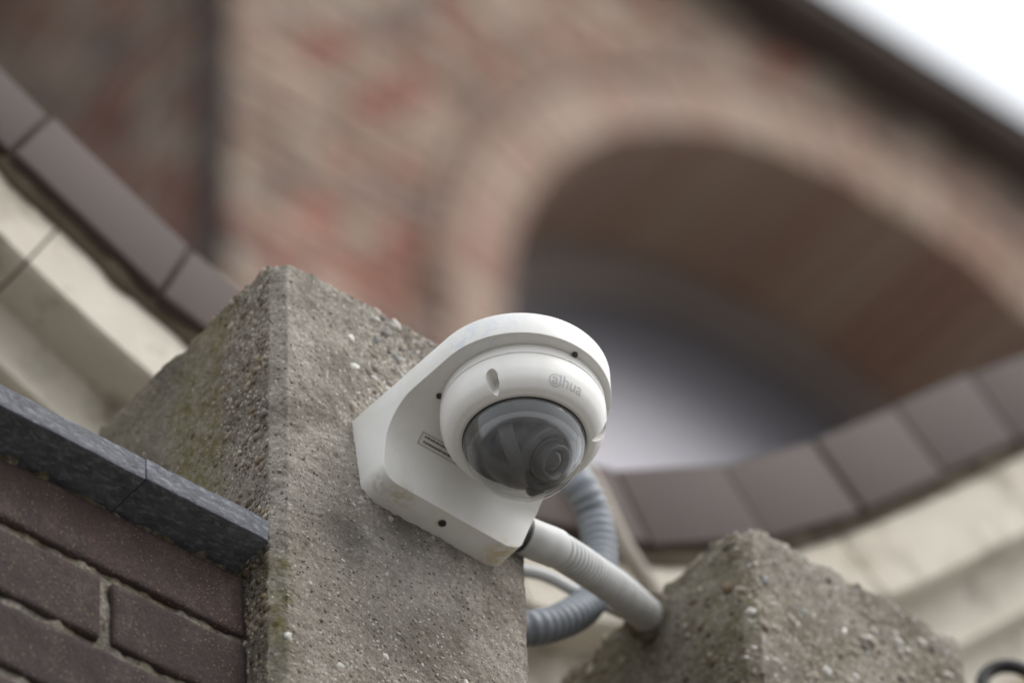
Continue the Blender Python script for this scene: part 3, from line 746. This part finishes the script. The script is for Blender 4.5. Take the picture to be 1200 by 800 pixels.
patch(bm, .0876, .1295, .0826, .0829, .00055); patch(bm, .0876, .1295, .0906, .0909, .00055); patch(bm, .0876, .0879, .0826, .0909, .00055, 5)
rr = random.Random(4)
for tc, x0, x1 in ((.0848, .0903, .1085), (.0882, .0908, .1190)):
    x = x0
    while x < x1: wd = rr.uniform(.0006, .0015); hh = rr.uniform(.0005, .0008); patch(bm, x, x+wd, tc-hh, tc+.0007, .00055); x += wd+rr.uniform(.0002, .0006)
q = bm_obj('label_print', bm, M_INK, None, False); q.parent = lbl

# ------------------------------------------------------------------ dome camera
KX, KY, KZ = .1272, -.0912, ZS
sc = thing('security_camera', 'white dome security camera hanging under the white bracket', 'camera', (KX, KY, KZ))
V, F = lathe([(.0, .0002), (.0522, .0002), (.0527, -.0004), (.0529, -.0076), (.0524, -.0080), (.048, -.0080)], 128)
mesh_obj('base_ring', V, F, M_SHELL, sc, True, 40)
# shroud profile, from the seam to the dome opening
OPN = -.0345
sp = [(.0535, -.0049), (.0545, -.0051), (.0549, -.0058)]
for i in range(1, 31):
    t = i/30; a = R(4+58*t)
    sp.append((.0415+.0134*math.cos(a*1.38)**.8 if math.cos(a*1.38) > 0 else .0415, -.0058-(.0255)*t**.92))
sp = [(.0515, -.0083), (.0526, -.0085), (.0530, -.0092)]
ctrl = [(.0530, -.0092), (.0531, -.0125), (.0529, -.0170), (.0520, -.0222), (.0498, -.0278), (.0461, -.0322), (.0420, -.0345)]
pth, _ = spline([(a, 0, b) for a, b in ctrl], 80); sp += [(p.x, p.z) for p in pth[1:]]
sp += [(.0405, -.0350), (.0396, -.0348), (.0393, -.0342), (.0393, -.024)]
NA = 720; V, F = lathe(sp, NA); V = np.array(V); m = len(sp)
ang = np.arctan2(V[:, 1], V[:, 0]); k = np.arange(len(V)) % m
slot_a = [R(-152), R(-38), R(86)]
# centre direction of each recess; oval, deep at its upper end and running out downward
for sa in slot_a:
    da_ = (ang-sa+PI) % (2*PI)-PI; arcl = da_*.051
    zc = V[:, 2]; inside = (arcl/.0040)**2+((zc+.0262)/.0078)**2
    t = np.clip((zc+.0345)/.0110, 0, 1); msk = (k > 2) & (k < m-4)
    dep = np.where(msk, smooth(1.0, .80, inside)*.0115*t**.9, 0)
    rr_ = np.hypot(V[:, 0], V[:, 1]); V[:, 0] -= V[:, 0]/rr_*dep; V[:, 1] -= V[:, 1]/rr_*dep
shroud = mesh_obj('shroud', V.tolist(), F, M_SHELL, sc, True, 50)
for sa in slot_a:
    bm = bmesh.new(); cs = Vector((math.cos(sa), math.sin(sa), 0)); cyl_between(bm, cs*.0365+Vector((0, 0, -.0210)), cs*.0395+Vector((0, 0, -.0217)), .0030, 16)
    bm_obj('screw', bm, M_BLACK, shroud)
# dome cover
dp2 = [(.0374*math.cos(R(a)), -.0374*math.sin(R(a))) for a in np.linspace(0, 89.7, 40)]
dp = [(.0392*math.cos(R(a)), -.0392*math.sin(R(a))) for a in np.linspace(0, 89.7, 40)]
V, F = lathe([(.0392, .008)]+dp, 96, centre=(0, 0, OPN+.001)); V2, F2 = lathe([(.0374, .008)]+dp2, 96, centre=(0, 0, OPN+.001))
mesh_obj('dome_cover', V+V2, [f[::-1] for f in F]+[tuple(i+len(V) for i in f)[::-1] for f in F2], M_DOME, sc)     # outer and inner skin
V, F = lathe([(.0397, .001), (.0397, -.0006), (.0390, -.0010), (.0384, -.0004), (.0384, .001)], 96, centre=(0, 0, OPN+.0006), closed=True)
mesh_obj('dome_seal', V, F, M_BLACK, sc)
# camera module inside
md = bpy.data.objects.new('camera_module', None)
V, F = lathe([(.0, .004), (.0386, .004), (.0386, -.002), (.033, -.003), (.0, -.003)], 64, centre=(0, 0, OPN+.004))
mod = mesh_obj('camera_module', V, F, M_DKGREY, sc, True, 40)
LD = Vector((.293, -.568, -.769)).normalized(); O = Vector((0.001, 0.0015, OPN-.0015))
side_v = LD.cross(Vector((0, 0, 1))).normalized(); upv = side_v.cross(LD)
V, F = lathe([(.0282*math.sin(R(a)), .0282*math.cos(R(a))) for a in np.linspace(0.5, 152, 36)], 64)
mt = Matrix((side_v, upv, -LD)).transposed().to_4x4(); mt.translation = O
ball = mesh_obj('camera_ball', [mt @ Vector(v) for v in V], F, M_BLACK, mod, True)
for s in (-1, 1):                                   # yoke arms at each side of the ball
    bm = bmesh.new(); ps = []
    for i in range(15):
        a = R(-8+150*i/14); c = Vector((0, 0, 1))*math.cos(a)*.0+O
        v = side_v*s*(.0305)+(-LD*math.cos(a)+upv*math.sin(a))*0
        ps.append(a)
    prof = []
    for rin, rout in ((.0292, .0325),):
        for i in range(19):
            th = R(-60+120*i/18)
            base = Vector((math.cos(th), math.sin(th), 0))
            hz = Vector((side_v.x, side_v.y, 0)).normalized()*s
            tv = Vector((-hz.y, hz.x, 0))
            for lat in (-.0048, .0048):
                ph_ = R(6+62*i/18)
                d_ = hz*math.cos(ph_)+Vector((0, 0, -1))*math.sin(ph_)
                prof.append((O+d_*rin+tv*lat, O+d_*rout+tv*lat))
    vv = [[bm.verts.new(p) for p in pr] for pr in prof]
    for i in range(18):
        a, b2 = vv[2*i], vv[2*i+1]; c, d_ = vv[2*i+2], vv[2*i+3]
        for f in ((a[1], b2[1], d_[1], c[1]), (a[0], c[0], d_[0], b2[0]), (a[0], a[1], c[1], c[0]), (b2[0], d_[0], d_[1], b2[1])): bm.faces.new(f)
    bm.faces.new((vv[0][0], vv[1][0], vv[1][1], vv[0][1])); bm.faces.new((vv[-2][0], vv[-2][1], vv[-1][1], vv[-1][0]))
    bm_obj('yoke_arm', bm, M_GREY, mod)
def lens_part(name, prof, mat, closed=False):
    V, F = lathe(prof, 64, closed=closed)
    m2 = Matrix((side_v, upv, LD)).transposed().to_4x4()
    if m2.determinant() < 0: m2 = Matrix((-side_v, upv, LD)).transposed().to_4x4()
    m2.translation = O; return mesh_obj(name, [m2 @ Vector(v) for v in V], F, mat, mod, True, 35)
lens_part('lens_barrel', [(.0215, .018), (.0215, .0255), (.0205, .0268), (.0175, .0272), (.0170, .0262), (.0170, .0240), (.0120, .0240), (.0120, .0330), (.0112, .0338), (.0095, .0338), (.0085, .0315), (.0078, .0305)], M_DKGREY)
lens_part('lens_ring', [(.0141, .0238), (.0141, .0262), (.0134, .0266), (.0128, .0262), (.0128, .0238)], M_GREY, True)
lens_part('lens_element', [(.0084, .0300), (.0060, .0318), (.0030, .0327), (.0002, .0330)], M_LENS)
V, F = lathe([(.0386, -.001), (.0374, -.0075), (.034, -.0125), (.030, -.0125), (.030, -.001)], 40, R(150), R(300), centre=(0, 0, OPN), closed=True)
mesh_obj('liner', V, F, M_BLACK, mod, True, 40)

# logo print wrapped on the shroud
def logo(text, size, a_c, z_c, squash=1.0):
    cu = bpy.data.curves.new('logo', 'FONT'); cu.body = text; cu.size = size; cu.align_x = 'CENTER'; cu.resolution_u = 3; cu.offset = size*.010
    to_ = bpy.data.objects.new('logo', cu); COL.objects.link(to_); dg = bpy.context.evaluated_depsgraph_get()
    me = bpy.data.meshes.new_from_object(to_.evaluated_get(dg)); bpy.data.objects.remove(to_, do_unlink=True)
    bm = bmesh.new(); bm.from_mesh(me)
    bmesh.ops.triangulate(bm, faces=bm.faces); bmesh.ops.subdivide_edges(bm, edges=[e for e in bm.edges if e.calc_length() > size*.25], cuts=2)
    xs = [v.co.x for v in bm.verts]; x0 = min(xs); h = size*.28
    # open swoosh round the first letter
    cx_, cy_ = x0+size*.24, h*.9
    pv = None
    for i in range(33):
        a = R(55+285*i/32); r0 = size*.40; wv = size*.035
        p = [bm.verts.new((cx_+(r0+s*wv)*math.cos(a), cy_+(r0+s*wv)*math.sin(a)*.92, 0)) for s in (-1, 1)]
        if pv: bm.faces.new((pv[0], pv[1], p[1], p[0]))
        pv = p
    pr = sorted([(-z, r) for r, z in sp[3:-4]]); zz = np.array([p[0] for p in pr]); rr2 = np.array([p[1] for p in pr])
    for v in bm.verts:
        s = v.co.y-h; z = z_c+s*.86; r = np.interp(-z, zz, rr2)+.00012
        a = a_c+v.co.x/.0515; v.co = (r*math.cos(a), r*math.sin(a), z)
    for v in bm.verts: pass
    return bm_obj('logo', bm, M_LOGO, shroud, False)
LOGO_A = R(-95.5); logo('alhua', .0112, LOGO_A, -.0268)

# ------------------------------------------------------------------ conduits and cables
FP = [(.192, -.0100, -.1560), (.2060, -.0105, -.1545), (.2212, -.008, -.149), (.2500, .005, -.1325), (.2865, .025, -.1086), (.3250, .049, -.0790), (.3584, .072, -.0529), (.3850, .0905, -.0325), (.4060, .1010, -.0215)]
path, Lc = spline(FP, 460)
NR = Lc/.0066
def rf(t):
    if t < .105: return .0124
    return .0122-.0021*max(0.0, math.cos(2*PI*NR*t))**1.5
V, F = sweep(path, rf, 28)
fc = thing('conduit', 'light grey corrugated conduit running from the bracket to the second post', 'conduit', path[0])
place(mesh_obj('corrugated_tube', V, F, M_COND, None, True), fc)
V, F = sweep(path[1:50], lambda t: .0131, 28); place(mesh_obj('end_sleeve', V, F, M_COND, None, True, 40), fc)
V, F = sweep([path[0]+(path[1]-path[0]).normalized()*d for d in (-.004, .003, .0045)], lambda t: .0118, 24); place(mesh_obj('collar', V, F, M_DKGREY, None, True, 40), fc)
DP = [(.47, .372, .345), (.42, .28, .262), (.372, .165, .160), (.3370, .100, .0770), (.3515, .098, .0455), (.3565, .100, .0073), (.3450, .100, -.0382), (.3163, .100, -.0755), (.2815, .115, -.0960), (.25, .19, -.085), (.25, .30, -.03), (.27, .475, .02)]
pe = Vector((.4007, .0990, -.0240)); V, F = lathe([(.0110, -.0050), (.0165, -.0040), (.0185, -.0010), (.0185, .003)], 32)
mt = (path[-1]-path[-16]).to_track_quat('Z', 'Y').to_matrix().to_4x4(); mt.translation = path[-22]
V = np.array([list(mt @ Vector(v)) for v in V]); V += .0012*fbm(V, 160, 2, 8)[:, None]
place(mesh_obj('sealant', V.tolist(), F, M_BED, None, True), fc)
path, Lc = spline(DP, 620); NR2 = Lc/.0068
V, F = sweep(path, lambda t: .0120+.0009*math.cos(2*PI*NR2*t), 26)
tag(mesh_obj('conduit', V, F, M_COND2), 'thick slate grey corrugated conduit looping behind the light one', 'conduit')
path, _ = spline([(.27, .475, .10), (.275, .30, .06), (.285, .17, .006), (.3017, .110, -.029), (.3369, .100, -.0363), (.3767, .100, -.0324), (.406, .100, -.0290)], 90)
V, F = sweep(path, lambda t: .0043, 16); tag(mesh_obj('cable', V, F, M_CABLE), 'thin pale cable passing under the light grey conduit', 'cable')
path, _ = spline([(.5500, .338, .4180), (.5646, .335, .4062), (.5928, .335, .3525), (.6225, .335, .3172), (.6479, .338, .2833), (.70, .340, .19)], 80)
V, F = sweep(path, lambda t: .0075, 16); tag(mesh_obj('pipe', V, F, M_STRIP), 'thin beige pipe fixed slanting across the brown tiles behind the conduits', 'pipe')
# iron ring at the right
ir = thing('iron_ring', 'dark iron ring on a rod at the right of the second post', 'ring', (.7000, .05, -1.25))
V = []; F = []; n, q = 40, 14; ax = Vector((.75, -.62, .1)).normalized()
e1 = Vector((0, 0, 1)); e1 = (e1-ax*e1.dot(ax)).normalized() if False else e1; hv = Vector((.80, -.60, 0)).normalized()
for i in range(n):
    a = 2*PI*i/n; rad = hv*math.cos(a)+e1*math.sin(a)
    for k in range(q):
        b2 = 2*PI*k/q; nn = hv.cross(e1); V.append(Vector((0, 0, 1.298))+rad*(.0195+.0052*math.cos(b2))+nn*.0052*math.sin(b2))
for i in range(n):
    for k in range(q): F.append((i*q+k, ((i+1) % n)*q+k, ((i+1) % n)*q+(k+1) % q, i*q+(k+1) % q))
mesh_obj('ring', V, F, M_IRON, ir)
bm = bmesh.new(); cyl_between(bm, (0, 0, 0), (0, 0, 1.268), .0055, 14); bm_obj('rod', bm, M_IRON, ir)
